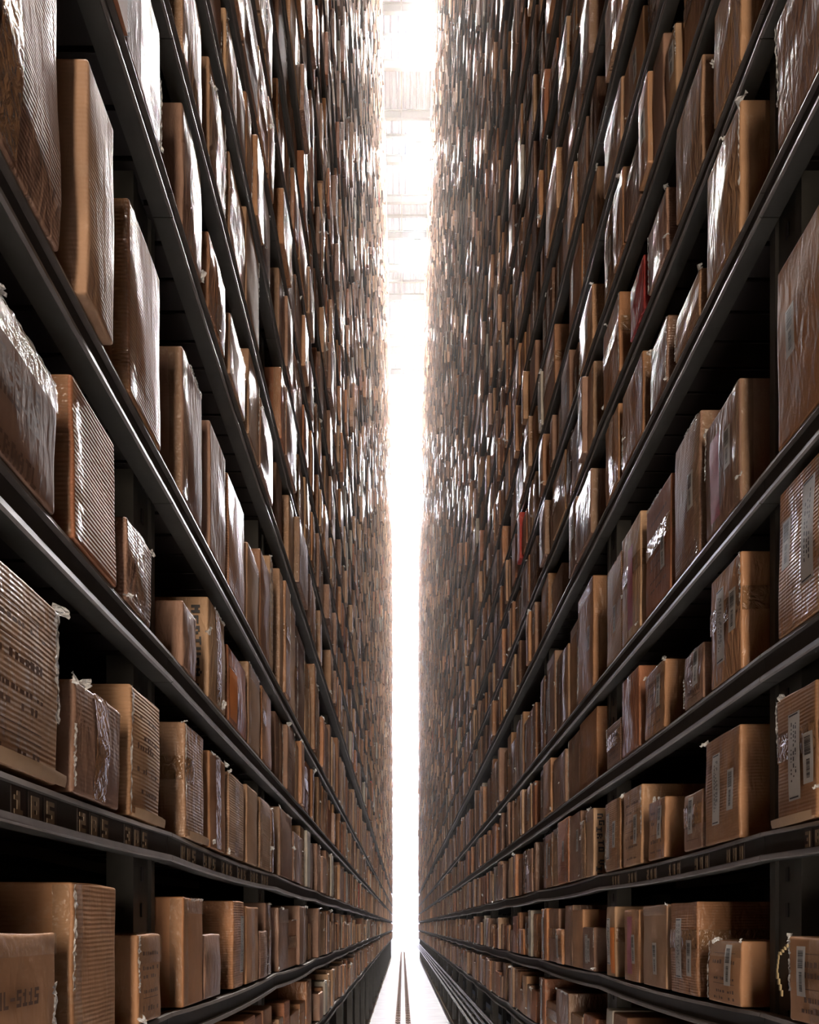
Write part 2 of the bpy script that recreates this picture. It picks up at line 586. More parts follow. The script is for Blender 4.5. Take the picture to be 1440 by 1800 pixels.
# left rack, near cartons
hand(L, 4, -120, 104, 0, top=1.43, c=4, wrap=.7, crush=1)
hand(L, 4, 153, 200, 95, W=.478, c=6, big=1, wrap=.2, rib=.35, pale=1, d=.2, tapes='')
hand(L, 4, 228, 285, 352, c=1, wrap=.35, tapes='e')
hand(L, 4, 320, 355, 605, c=4, tapes='e')
hand(L, 4, 369, 396, 735, c=4, wrap=.3, tapes='')
hand(L, 4, 402, 430, 832, c=3, tapes='')
hand(L, 4, 434, 454, 950, c=6)
hand(L, 4, 457, 474, 963, c=3)
hand(L, 3, -90, 97, 0, top=.765, c=4, tapes='te', film=1, text=['TAS-15', 'KES-05', '', 'BROTERNATL'])
hand(L, 3, 130, 205, 664, c=7, rib=1, tapes='e')
hand(L, 3, 222, 266, 905, c=4, wrap=.9, film=1)
hand(L, 3, 315, 345, 1045, c=4, wrap=.8)
hand(L, 3, 367, 396, 1050, c=5, note=['MEDIVOA', 'LV'], film=1)
hand(L, 3, 402, 433, 1133, c=7, wrap=.8, orange=1)
hand(L, 3, 437, 457, 1163, c=6)
hand(L, 3, 461, 477, 1205, c=1)
hand(L, 2, -60, 101, 0, top=.447, c=6, rib=.7, tapes='', print=1, film=1, foot=1)
hand(L, 2, 128, 210, 1190, c=4, tapes='c', film=1)
hand(L, 2, 228, 280, 1200, c=2, rib=1, print=1, foot=1, tapes='')
hand(L, 2, 325, 358, 1268, c=6, rib=.6, tapes='m', foot=1)
hand(L, 2, 369, 396, 1318, c=1, text=['SL'], tapes='c', film=1)
hand(L, 2, 402, 428, 1355, c=6, rib=.8, film=1, note=['KV'])
hand(L, 2, 434, 452, 1378, c=6)
hand(L, 2, 457, 475, 1400, c=6)
hand(L, 1, -50, 97, 1640, c=0, top=-.010, text=['4L-5115', '', 'MEWS5105'], film=1, tapes='t')
hand(L, 1, 128, 204, 1550, c=0, tapes='e', rib=.3)
hand(L, 1, 243, 293, 1643, c=0, print=1, film=1, tapes='t')
hand(L, 1, 323, 357, 1577, c=1, tapes='et')
hand(L, 1, 360, 388, 1643, c=4, tapes='')
hand(L, 1, 410, 428, 1583, c=1, label=1)
hand(L, 1, 433, 454, 1593, c=0)
hand(L, 1, 457, 470, 1637, c=4)
hand(L, 5, 222, 283, 38, top=1.80, c=4, wrap=.5, film=1)
hand(L, 5, 322, 355, 184, c=4, wrap=.6, film=1)
hand(L, 5, 367, 396, 405, c=3)
hand(L, 5, 404, 431, 548, c=6, wrap=.8)
hand(L, 5, 437, 455, 610, c=6)
hand(L, 6, 316, 355, 0, top=2.19, c=6, wrap=1.0)
hand(L, 6, 368, 396, 98, c=6, wrap=.8, film=1)
hand(L, 6, 404, 431, 268, c=6, wrap=.7)
# right rack, near cartons
hand(R, 5, 1500, 1352, 0, top=1.83, c=4, wrap=.8)
hand(R, 5, 1300, 1242, 180, c=2, wrap=.6, film=1)
hand(R, 5, 1229, 1187, 473, c=6, wrap=.5)
hand(R, 5, 1172, 1143, 557, c=4, wrap=1.0, film=1)
hand(R, 5, 1130, 1094, 617, c=1, wrap=.7)
hand(R, 5, 1088, 1065, 705, c=0, wrap=.8)
hand(R, 4, 1520, 1358, 0, top=1.32, c=1, wrap=.1, tapes='', barcode=(.22, .55), tilt=1)
hand(R, 4, 1302, 1242, 660, c=4, wrap=.4, pink=(.35, .35), barcode=(.72, .55), tapes='e', film=1)
hand(R, 4, 1230, 1186, 722, c=4, wrap=.5, barcode=(.75, .5), tapes='e')
hand(R, 4, 1179, 1136, 832, c=7, print=1, barcode=(.75, .4))
hand(R, 4, 1126, 1094, 897, c=5, pink=(.55, .3), wrap=.5)
hand(R, 4, 1092, 1067, 968, c=6, barcode=(.6, .4))
hand(R, 3, 1520, 1355, 0, top=.866, c=0, rib=1, label=(.42, .55), barcode=(.14, .6), tapes='')
hand(R, 3, 1303, 1250, 968, c=0, label=(.42, .5), barcode=(.8, .55), tapes='m')
hand(R, 3, 1236, 1203, 1128, c=4, print=1, barcode=(.7, .65))
hand(R, 3, 1168, 1134, 1158, c=0, print=1, film=1, barcode=(.75, .6))
hand(R, 3, 1124, 1094, 1168, c=7, wrap=.8)
hand(R, 3, 1091, 1067, 1260, c=4, print=1)
hand(R, 2, 1437, 1352, 1192, c=0, rib=.5, label=(.52, .5), barcode=(.85, .45), film=1, foot=1, tapes='m')
hand(R, 2, 1300, 1240, 1272, c=0, rib=.4, label=(.40, .5), barcode=(.8, .45), tapes='')
hand(R, 2, 1234, 1202, 1387, c=4, print=1, barcode=(.5, .6))
hand(R, 2, 1168, 1140, 1400, c=0, print=1, barcode=(.75, .6), film=1)
hand(R, 2, 1128, 1096, 1377, c=2, print=1, barcode=(.75, .45), wrap=.4, d=.62)
hand(R, 2, 1091, 1065, 1399, c=0, label=(.3, .5), barcode=(.7, .5))
hand(R, 2, 1043, 1030, 1420, c=5, note=['NGIRTO', 'VINLK'])
hand(R, 1, 1500, 1388, 1648, top=-.022, c=0, print=1, barcode=(.26, .6), film=1, cord=1)
hand(R, 1, 1302, 1245, 1655, c=0, print=1, barcode=(.70, .62), film=1, tapes='t', d=.3)
hand(R, 1, 1227, 1180, 1585, c=1, label=(.4, .5), barcode=(.78, .4), tapes='m', d=.62)
hand(R, 1, 1172, 1131, 1590, c=6, barcode=(.62, .35), tapes='t')
hand(R, 1, 1124, 1098, 1598, c=0, pink=(.45, .5), barcode=(.7, .45))
hand(R, 1, 1082, 1067, 1593, c=5, label=(.5, .5), orange=1)
hand(R, 6, 1302, 1254, 0, top=2.215, c=2, wrap=.7, film=1)
hand(R, 6, 1234, 1188, 97, c=6, wrap=.8)
hand(R, 6, 1172, 1140, 328, c=4, wrap=.9, film=1)
hand(R, 6, 1132, 1108, 448, c=7, red=1)
hand(R, 6, 1089, 1060, 510, c=1, wrap=.7, film=1)
hand(R, 7, 1125, 1098, 238, c=4, wrap=.8)
for bx in BOXES:          # keep clear of the uprights
    for yu in BAYS:
        if bx.ya < yu + .078 and bx.yb > yu - .078:
            if yu - bx.ya > bx.yb - yu: bx.yb = yu - .08
            else: bx.ya = yu + .08
BOXES = [b_ for b_ in BOXES if b_.yb - b_.ya > .03]
for s in (-1, 1):
    for li in range(len(LEV)):
        row = sorted([b_ for b_ in BOXES if b_.s == s and b_.li == li], key=lambda q: q.ya)
        for a, c in zip(row, row[1:]):
            if a.yb > c.ya - .004: a.yb = c.ya - .004

hand_last = {}
for bx in BOXES:
    k = (bx.s, bx.li)
    hand_last[k] = max(hand_last.get(k, 0), bx.yb)
hand_first = {}
for bx in BOXES:
    k = (bx.s, bx.li)
    hand_first[k] = min(hand_first.get(k, 99), bx.ya)

# fill the rest of every shelf
for s in (-1, 1):
    for li in range(len(LEV)):
        z = LEV[li]
        clear = (LEV[li + 1] if li + 1 < len(LEV) else z + .38) - z - LIPH - .012
        fl, ff = hand_last.get((s, li)), hand_first.get((s, li))
        for k in range(len(BAYS) - 1):
            a, e = BAYS[k] + .082, BAYS[k + 1] - .082
            if e < -3.2: continue
            y = a
            while y < e - .05:
                w = rng.choice([rng.uniform(.08, .16), rng.uniform(.12, .26), rng.uniform(.2, .34)])
                if y > 4: w *= .68
                elif li < 2: w = rng.uniform(.12, .30)
                if y + w > e: w = e - y
                if w < .05: break
                y2 = y + w
                if fl is not None and y < fl + .006 and y2 > ff - .006:
                    if y < ff - .08: y2 = ff - .006; w = y2 - y
                    else:
                        y = fl + .008
                        if y > e: break
                        continue
                u = rng.random()
                if li == 4: hh = rng.uniform(.30, .40) if u < .8 else rng.uniform(.40, .47)
                elif li < 2: hh = clear * (rng.uniform(.78, .92) if u < .65 else rng.uniform(.5, .7))
                else: hh = clear * (rng.uniform(.86, .985) if u < .75 else rng.uniform(.66, .84))
                if rng.random() > .04:
                    bx = Box(s, li, y, y2 - .004, hh, rng.gauss(0, .012) if li > 4 else rng.gauss(.002, .007))
                    BOXES.append(bx)
                y = y2 + rng.choice([.002, .004, .008, .03])

for bx in BOXES:
    o = bx.o
    r = random.Random(int(bx.ya * 1e4) * 131 + bx.li * 7 + (bx.s > 0))
    bx.r = r
    bx.ci = o.get('c', r.randrange(len(PAL)))
    if 'c' not in o and r.random() < .15: bx.ci = 4
    t = np.array(PAL[bx.ci]) * r.uniform(.80, 1.05)
    bx.tname = PALN[bx.ci]
    q = r.random()
    if 'c' not in o and q < .006 and bx.yb - bx.ya < .12: t = np.array((.42, .05, .04)); bx.tname = 'red'
    elif 'c' not in o and q < .035: t = np.array((.45, .21, .10)); bx.tname = 'orange'
    elif 'c' not in o and q < .09 and bx.yb - bx.ya < .16: t = np.array((.44, .41, .35)); bx.tname = 'off-white'
    if o.get('red'): t = np.array((.35, .05, .045)); bx.tname = 'red'
    bx.tint = t
    up = bx.li >= 5
    bx.wrap = o.get('wrap', r.choice([.0, .3, .6, .9, 1.0]) if up or bx.ya > 5 else r.choice([0, .1, .3, .6]))
    bx.rib = o.get('rib', r.choice([0, 0, .3, .8]))
    bx.worn = r.uniform(.0, .5) if bx.ya < 4 else r.uniform(.3, 1.0)
    if bx.d is None: bx.d = r.uniform(.34, .60)
    bx.bulge = r.uniform(.0, .0045)
    bx.ph = [r.uniform(0, 6.28) for _ in range(6)]
    bx.lean = r.uniform(-.008, .008)
    bx.z = LEV[bx.li] + LIPH + .0005
    # size in the photograph
    xa, xb = bx.W * F_PX / max(bx.ya, .3), bx.W * F_PX / bx.yb
    lim = 708 if bx.s < 0 else 732
    xa2 = min(xa, lim)
    ar = 0
    if xb < lim:
        ym = (max(bx.ya, bx.W * F_PX / lim) + bx.yb) / 2
        top, bot = VPY - (bx.z + bx.h - CAM_Z) * F_PX / ym, VPY - (bx.z - CAM_Z) * F_PX / ym
        top, bot = max(0, top), min(1800, bot)
        if bot > top: ar = (xa2 - xb + 2) * (bot - top)
    bx.area = ar
vis_boxes = sorted([b_ for b_ in BOXES if b_.area > 0], key=lambda q: (-1e6 if q.hand else 0) - q.area)
IND = vis_boxes[:298]
indset = set(id(b_) for b_ in IND)


# --- deformed carton surface (local frame: a along the aisle, b into the rack, c up; all -1..1)
def P(bx, a, b_, c, off=0.0, face=None, rr=None):
    hw, hd, hh = (bx.yb - bx.ya) / 2, bx.d / 2, bx.h / 2
    a, b_, c = np.broadcast_arrays(np.asarray(a, float), np.asarray(b_, float), np.asarray(c, float))
    p = np.stack([a * hw, b_ * hd, c * hh], -1)
    r = rr or min(.0045, hw * .3)
    inner = np.clip(p, [-hw + r, -hd + r, -hh + r], [hw - r, hd - r, hh - r])
    dlt = p - inner
    ln = np.linalg.norm(dlt, axis=-1, keepdims=True)
    p = np.where(ln > 1e-9, inner + dlt / np.maximum(ln, 1e-9) * (r + off), p)
    bg = bx.bulge
    qa, qb, qc = 1 - a * a, 1 - b_ * b_, 1 - c * c
    ph = bx.ph
    crush = bx.o.get('crush', 0) + .35
    p[..., 1] += -bg * 1.3 * qa * qc * (b_ < -.9)
    p[..., 0] += np.sign(a) * bg * .7 * qb * qc * (np.abs(a) > .9) * .8
    p[..., 2] += (c > .9) * (bg * .6 * np.sin(ph[0]) * qa * qb + .003 * crush * np.sin(3 * a + ph[1]) * (1 - qb))
    p[..., 1] += .0022 * crush * np.sin(2.6 * c + ph[2]) * (b_ < 0) + .0018 * crush * np.sin(5 * c + 2.1 * a + ph[3]) * (b_ < -.5)
    p[..., 0] += bx.lean * (c + 1) * .5 + .0016 * crush * np.sin(4 * c + ph[4])
    y = (bx.ya + bx.yb) / 2 + p[..., 0]
    x = bx.s * (bx.W + hd + p[..., 1])
    z = bx.z + hh + p[..., 2]
    return np.stack([x, y, z], -1)


def axis(hw, r, n):
    e = min(r / hw, .3)
    return np.concatenate([[-1, -1 + .3 * e, -1 + e, -1 + 1.7 * e], np.linspace(-1 + e, 1 - e, n)[1:-1], [1 - 1.7 * e, 1 - e, 1 - .3 * e, 1]])


def body(bx, n=6):
    hw, hd, hh = (bx.yb - bx.ya) / 2, bx.d / 2, bx.h / 2
    r = min(.0045, hw * .3)
    if n >= 4:
        A, B, D = axis(hw, r, n), axis(hd, r, 4), axis(hh, r, n)
    else:
        A = B = D = np.array([-1, -1 + min(r / hw, .3), 1 - min(r / hw, .3), 1])
    vs, fs, idx = [], [], {}
    def vid(i, j, k):
        key = (i, j, k)
        if key not in idx:
            idx[key] = len(vs)
            vs.append((A[i], B[j], D[k]))
        return idx[key]
    nA, nB, nD = len(A) - 1, len(B) - 1, len(D) - 1
    def quad(p, flip):
        if flip: p = p[::-1]
        fs.append(tuple(p))
    fl = bx.s > 0
    for i in range(nA):
        for k in range(nD):
            quad([vid(i, 0, k), vid(i + 1, 0, k), vid(i + 1, 0, k + 1), vid(i, 0, k + 1)], fl)
            quad([vid(i, nB, k), vid(i, nB, k + 1), vid(i + 1, nB, k + 1), vid(i + 1, nB, k)], fl)
        for j in range(nB):
            quad([vid(i, j, 0), vid(i, j + 1, 0), vid(i + 1, j + 1, 0), vid(i + 1, j, 0)], fl)
            quad([vid(i, j, nD), vid(i + 1, j, nD), vid(i + 1, j + 1, nD), vid(i, j + 1, nD)], fl)
    for j in range(nB):
        for k in range(nD):
            quad([vid(0, j, k), vid(0, j, k + 1), vid(0, j + 1, k + 1), vid(0, j + 1, k)], fl)
            quad([vid(nA, j, k), vid(nA, j + 1, k), vid(nA, j + 1, k + 1), vid(nA, j, k + 1)], fl)
    v = np.array(vs)
    return P(bx, v[:, 0], v[:, 1], v[:, 2]), fs


def attrs(me, tint, fin):
    n = len(me.vertices)
    ca = me.color_attributes.new('tint', 'FLOAT_COLOR', 'POINT')
    t = np.ones((n, 4)); t[:, :3] = tint
    ca.data.foreach_set('color', t.ravel())
    fa = me.attributes.new('finish', 'FLOAT_VECTOR', 'POINT')
    f = np.zeros((n, 3)); f[:] = fin
    fa.data.foreach_set('vector', f.ravel())


def patch(mb, bx, face, u0, u1, v0, v1, off=.0012, nu=6, nv=6, mi=0, skew=0):
    """sheet on face F (front: u=a, v=c), N (side toward the camera: u=b, v=c), T (top: u=a, v=b)."""
    U, V = np.meshgrid(np.linspace(u0, u1, nu), np.linspace(v0, v1, nv))
    if face == 'F':
        p = P(bx, np.clip(U, -1, 1), -1 + 0 * U, np.clip(V + skew * U, -1, 1), off); p[..., 0] -= bx.s * off
    elif face == 'N':
        p = P(bx, -1 + 0 * U, U, V, off); p[..., 1] -= off
    else:
        p = P(bx, U, V, 1 + 0 * U, off); p[..., 2] += off
    fs = []
    for j in range(nv - 1):
        for i in range(nu - 1):
            q = (j * nu + i, j * nu + i + 1, (j + 1) * nu + i + 1, (j + 1) * nu + i)
            if face == 'F': q = q if bx.s < 0 else q[::-1]
            elif face == 'N': q = q[::-1] if bx.s < 0 else q
            else: q = q if bx.s < 0 else q[::-1]
            fs.append(q)
    mb.add(p.reshape(-1, 3), fs, mi)


def glyphs(mb, bx, face, txt, u0, v0, du, dv, vert=False, mi=0, off=.0016, jit=0, rnd=None):
    """bitmap lettering laid on the surface; du,dv = cell size in metres."""
    hu = (bx.yb - bx.ya) / 2 if face == 'F' else bx.d / 2
    hv = bx.h / 2
    flip = 1 if bx.s < 0 else -1           # text reads left to right when you face the shelf
    if face == 'N': flip = 1 if bx.s > 0 else -1
    for ci, ch in enumerate(txt):
        g = FONT.get(ch, FONT['8'])
        jx = rnd.uniform(-jit, jit) if rnd else 0
        for r in range(5):
            for c in range(3):
                if g[r][c] != '#': continue
                if not vert:
                    x, y = (ci * 4 + c) * du, -r * dv
                else:                       # turned a quarter, running down
                    x, y = (4 - r) * du + jx, -(ci * 4 + c) * dv
                u = u0 + flip * x / hu
                v = v0 + y / hv
                ua, ub = sorted((u, u + flip * du * 1.05 / hu))
                patch(mb, bx, face, ua, ub, v - dv * 1.05 / hv, v, off, 2, 2, mi)


def film_bit(mb, p, r, size, s, mi=0):
    """crumpled scrap of clear tape sticking out from a corner."""
    n = 4
    ax = np.array([r.gauss(0, .35) * 1 - s * .5, r.gauss(0, .8), r.gauss(-.2, .8)]); ax /= np.linalg.norm(ax)
    t = np.array([r.gauss(0, .4), r.gauss(0, 1), r.gauss(0, 1)]); t -= ax * ax.dot(t); t /= np.linalg.norm(t) + 1e-9
    nn = np.cross(ax, t)
    vs = []
    for i in range(n + 1):
        for j in range(n + 1):
            u, v = i / n, j / n - .5
            vs.append(np.array(p) + ax * size * (u - .35) * r.uniform(.9, 1.1) + t * size * v * r.uniform(.5, 1.0) * (1 - .4 * u) + nn * size * .22 * r.uniform(-1, 1))
    fs = [(i * (n + 1) + j, i * (n + 1) + j + 1, (i + 1) * (n + 1) + j + 1, (i + 1) * (n + 1) + j) for i in range(n) for j in range(n)]
    mb.add(vs, fs, mi)


def ribbon(mb, bx, where, r):  # crinkled film strip along a carton edge, added for its bright glint
    n = 26
    hu, hv = (bx.yb - bx.ya) / 2, bx.h / 2
    lo, hi = r.choice([(-.95, .97), (.1, .98), (-.3, .97), (-.9, .2)])
    vs, wd = [], r.uniform(.003, .007)
    for i in range(n + 1):
        t = lo + (hi - lo) * i / n
        w = wd * r.uniform(.4, 1.3)
        for k in (0, 1, 2):
            if where == 'top':
                p = P(bx, t, -1, 1, .001); dirv = np.array([0, 0, -1.0])
            elif where == 'far':
                p = P(bx, 1, -1, t, .001); dirv = np.array([0, -1.0, 0])
            else:
                p = P(bx, -1, -1, t, .001); dirv = np.array([0, 1.0, 0])
            q = p + dirv * w * k * .8 + np.array([-bx.s * (.0018 + r.uniform(-.0008, .0026)), r.uniform(-1, 1) * .0012, r.uniform(-1, 1) * .0015])
            vs.append(q)
    fs = [(i * 3 + k, i * 3 + k + 1, i * 3 + k + 4, i * 3 + k + 3) for i in range(n) for k in (0, 1)]
    mb.add(vs, fs)


def label_sheet(mb, bx, cu, cv, w, hgt, bars=True, barcode=False):
    hu, hv = (bx.yb - bx.ya) / 2, bx.h / 2
    flip = 1 if bx.s < 0 else -1
    w = min(w, hu * .9)
    a0, a1 = cu - w / 2 / hu, cu + w / 2 / hu
    c0, c1 = cv - hgt / 2 / hv, cv + hgt / 2 / hv
    c0, c1 = max(c0, -.9), min(c1, .9)
    patch(mb, bx, 'F', a0, a1, c0, c1, .0022, 4, 8, 0)
    span, wid = c1 - c0, a1 - a0
    r = bx.r
    if bars:
        for q in (.02, .965):
            patch(mb, bx, 'F', a0 + .12 * wid, a1 - .12 * wid, c0 + span * q, c0 + span * (q + .018), .0028, 2, 2, 1)
        q = .12
        for col in (.25, .42, .62):
            q = r.uniform(.08, .3)
            while q < .88:
                l = r.uniform(.01, .05)
                if r.random() < .75: patch(mb, bx, 'F', a0 + col * wid, a0 + (col + .09) * wid, c0 + q * span, c0 + (q + l) * span, .0028, 2, 2, 1)
                q += l + r.uniform(.012, .03)
    if barcode:
        for (q0, q1) in ((.56, .92), (.10, .48)):
            q = q0
            while q < q1:
                l = r.choice([.008, .012, .02])
                ww = (.18, .78) if q0 > .5 else (.28, .62)
                patch(mb, bx, 'F', a0 + ww[0] * wid, a0 + ww[1] * wid, c0 + q * span, c0 + (q + l) * span, .0028, 2, 2, 1)
                q += l + r.choice([.006, .012])


counters = {}
order = {}
for bx in sorted(vis_boxes, key=lambda q: q.ya):
    kk = (bx.s, bx.li)
    order[id(bx)] = counters.get(kk, 0)
    counters[kk] = counters.get(kk, 0) + 1
used_labels = set()


def build_carton(bx):
    o, r, s = bx.o, bx.r, bx.s
    w, hgt = bx.yb - bx.ya, bx.h
    base = (s * (bx.W + bx.d / 2), (bx.ya + bx.yb) / 2, bx.z)
    root = empty('cardboard_carton', base)
    v, f = body(bx, 8 if bx.area > 3000 else 6)
    mb = MB(); mb.add(v, f)
    ob = mb.build('carton_body', [M['card']], root, smooth=True)
    attrs(ob.data, bx.tint, (bx.wrap, bx.rib, bx.worn))
    feats = []
    hu, hv = w / 2, hgt / 2
    big = bx.area > 400
    if bx.hand or big:
        tp = o.get('tapes')
        if tp is None:
            tp = r.choice(['', 't', 'c', 'e', 'm', 'te', 'c', ''])
    else:
        tp = r.choice(['', '', 'c', 'e'])
    tm = M['clear'] if r.random() < .6 else M['tape']
    if 'c' in tp:
        mb = MB(); a = min(.027 / hu, .5)
        patch(mb, bx, 'F', -a, a, -.97, .985, .0012, 5, 14)
        patch(mb, bx, 'T', -a, a, -.985, .9, .0012, 4, 6)
        mb.build('packing_tape', [tm], root, smooth=True); feats.append('upright tape strip')
    if 't' in tp:
        mb = MB()
        lo = 1 - r.uniform(.03, .06) / hv
        patch(mb, bx, 'F', -.985, .985, max(lo, .2), .985, .0014, 9, 5)
        patch(mb, bx, 'T', -.985, .985, -.985, -.985 + .08 / (bx.d / 2), .0014, 9, 4)
        mb.build('packing_tape', [M['clear']], root, smooth=True); feats.append('taped top edge')
    if 'e' in tp:
        mb = MB(); a = min(.03 / hu, .6)
        patch(mb, bx, 'F', -.985, -1 + a, -.97, .97, .0013, 5, 14)
        patch(mb, bx, 'N', -.985, -1 + .03 / (bx.d / 2), -.97, .97, .0013, 4, 14)
        mb.build('packing_tape', [M['clear']], root, smooth=True); feats.append('taped front corner')
    if 'm' in tp:
        mb = MB(); c0 = r.uniform(-.1, .25) if not bx.hand else .2; a = .026 / hv
        far = .985 if s > 0 or not bx.hand else -.3
        patch(mb, bx, 'F', -.985, far, c0 - a, c0 + a, .0013, 8, 4)
        patch(mb, bx, 'N', -.985, .95, c0 - a, c0 + a, .0013, 8, 4)
        mb.build('packing_tape', [M['tape']], root, smooth=True); feats.append('tape band round its middle')
    if o.get('foot'):
        mb = MB(); a = .014 / hv
        patch(mb, bx, 'F', -1.0, 1.0, -1 + .002, -1 + a, .008, 6, 3)
        patch(mb, bx, 'F', -1.0, 1.0, -1 + .002, -1 + a * .3, .004, 6, 2)
        ft = mb.build('bottom_flap', [M['card']], root, smooth=True)
        attrs(ft.data, np.array((.56, .40, .26)), (0, 0, .3)); feats.append('pale bottom flap')
    lb = o.get('label')
    if lb is True or lb == 1: lb = (.3, .5)
    if lb is None and not bx.hand and s > 0 and r.random() < .3: lb = (r.uniform(.3, .5), .5)
    sx = 1 if s < 0 else -1
    if lb:
        mb = MB(); label_sheet(mb, bx, (lb[0] * 2 - 1) * sx * -1 if s > 0 and False else 1 - lb[0] * 2, lb[1] * 2 - 1, .045, hgt * .66)
        mb.build('address_label', [M['paper'], M['ink']], root); feats.append('long white label')
    bc = o.get('barcode')
    if bc is None and not bx.hand and s > 0 and r.random() < .45: bc = (r.uniform(.65, .8), r.uniform(.4, .6))
    if bc:
        mb = MB(); label_sheet(mb, bx, 1 - bc[0] * 2, bc[1] * 2 - 1, .034, .095, bars=False, barcode=True)
        mb.build('barcode_label', [M['paper'], M['ink']], root); feats.append('barcode label')
    if o.get('pink'):
        pk = o['pink']; mb = MB(); c = 1 - pk[0] * 2
        patch(mb, bx, 'F', max(c - .028 / hu, -.8), min(c + .028 / hu, .9), -.8 if pk[1] > .4 else -.85, .8 if pk[1] > .4 else .6, .0018, 4, 8)
        mb.build('pink_label', [M['pink']], root); feats.append('pink sheet')
    if o.get('orange'):
        mb = MB()
        patch(mb, bx, 'F', -.98, -.3, -.9, .4, .0018, 4, 8)
        mb.build('orange_patch', [M['orange']], root); feats.append('orange patch')
    if o.get('text'):
        mb = MB()
        rows = o['text']; cell = .0040 if bx.li == 1 else .0046
        for i, t in enumerate(rows):
            if not t: continue
            mb = MB()
            width = len(t) * 4 * cell
            glyphs(mb, bx, 'F', t, (1 - (.06 + width) / hu) if s < 0 else 0, .35 - i * .034 * 1.0 / hv if bx.li != 1 else .18 - i * .030 / hv, cell, cell * 1.1, mi=0)
            mb.build('printed_marking', [M['brownink']], root)
        feats.append('block lettering')
    if o.get('note'):
        mb = MB()
        for i, t in enumerate(o['note']):
            mb = MB()
            glyphs(mb, bx, 'N', t, -.985 + (.012 + .0 * i) / (bx.d / 2) + .028 / (bx.d / 2) * (s < 0), .82 - i * 1.35 if len(t) > 2 or i else .5, .0044, .0066, vert=True, mi=0, jit=.005, rnd=r)
            mb.build('handwriting', [M['ink']], root)
        feats.append('black handwriting on its side')
    pr = o.get('print', (not bx.hand) and big and r.random() < .25)
    if pr:
        mb = MB()
        c = .62
        while c > -.8:
            typ = r.random()
            if typ < .3:
                patch(mb, bx, 'F', -.75, .5, c - .0015 / hv, c, .0016, 4, 2)
                c -= .014 / hv
            else:
                hgt_l = r.choice([.008, .012]) / hv
                u = -.72
                while u < .5:
                    l = r.uniform(.004, .012) / hu
                    if r.random() < .8: patch(mb, bx, 'F', u, min(u + l, .6), c - hgt_l, c - hgt_l * r.uniform(0, .4), .0016, 2, 2)
                    u += l + r.uniform(.003, .006) / hu
                c -= hgt_l + r.choice([.008, .02, .03]) / hv
        mb.build('printed_marking', [M['brownink']], root); feats.append('printed box text')
    if o.get('film') or (not bx.hand and r.random() < .38) or (bx.hand and r.random() < .25):
        for q in range(r.choice([1, 1, 2]) if not o.get('film') else 2):
            mb = MB()
            a, c = r.choice([-1, -1, 1, r.uniform(-.8, .8)]), r.choice([1, 1, -.9, r.uniform(-.7, .9)])
            p = P(bx, a, -1, c, 0)
            film_bit(mb, p + np.array([-s * .002, 0, .002]), r, r.uniform(.010, .026), s)
            mb.build('loose_tape', [M['film']], root, smooth=False)
        feats.append('loose torn tape')
    if r.random() < (.75 if o.get('film') else .45):
        mb = MB(); ribbon(mb, bx, r.choice(['far', 'far', 'top', 'near']), r)
        mb.build('edge_glint_tape', [M['film']], root, smooth=False)
        if not feats: feats.append('glinting edge tape')
    if o.get('cord'):
        mb = MB()
        pts = [P(bx, .96, -1, .8, .003), P(bx, 1.0, -1, .55, .006) + np.array([-s * .01, .012, 0]), P(bx, 1, -1, .1, .006) + np.array([-s * .012, .018, 0]), P(bx, 1, -1, -.45, .006) + np.array([-s * .008, .004, 0])]
        for p0, p1 in zip(pts, pts[1:]):
            for t in range(4):
                a0, a1 = p0 + (p1 - p0) * t / 4, p0 + (p1 - p0) * (t + 1) / 4
                mb.box(min(a0[0], a1[0]) - .001, max(a0[0], a1[0]) + .001, min(a0[1], a1[1]) - .001, max(a0[1], a1[1]) + .001, min(a0[2], a1[2]), max(a0[2], a1[2]) + .001)
        mb.build('hanging_cord', [M['string']], root); feats.append('hanging cord')
    if bx.wrap > .65 and len(feats) < 1: feats.append('shiny tape wrap')
    if bx.rib > .6 and len(feats) < 1: feats.append('ribbed sides')
    shape = 'narrow' if hgt / w > 2 else ('squat' if hgt / w < 1.05 else 'upright')
    if w > .28: shape = 'wide'
    ft = (' with ' + feats[-1]) if feats else ''
    side = 'left' if s < 0 else 'right'
    sh = {0: 'lowest shelf', 1: 'second shelf up', 2: 'numbered third shelf'}.get(bx.li, nth(bx.li) + ' shelf up')
    lab = f"{shape} {bx.tname} carton{ft}, {nth(order[id(bx)])} along {side} rack's {sh}"
    if len(lab.split()) > 16: lab = lab.split(' ', 1)[1]
    if len(lab.split()) > 16: lab = lab.replace('numbered third', 'third')
    tag(root, lab, 'carton', 'cardboard cartons on the ' + side + ' rack')
    return root


for bx in IND:
    build_carton(bx)

# everything farther away: too many to count one by one
print('boxes', len(BOXES), 'visible', len(vis_boxes), 'area at cut', IND[-1].area)
mid = vis_boxes[298:298 + 2600]
midset = set(id(b_) for b_ in mid)
V, Fc, Tn, Fn, Mi = [], [], [], [], []
cnt = 0


def push(v, f, tint, fin, mi=0):
    global cnt
    V.append(v); Fc.extend([tuple(i + cnt for i in q) for q in f]); Mi.extend([mi] * len(f))
    Tn.append(np.tile(tint, (len(v), 1))); Fn.append(np.tile(fin, (len(v), 1)))
    cnt += len(v)


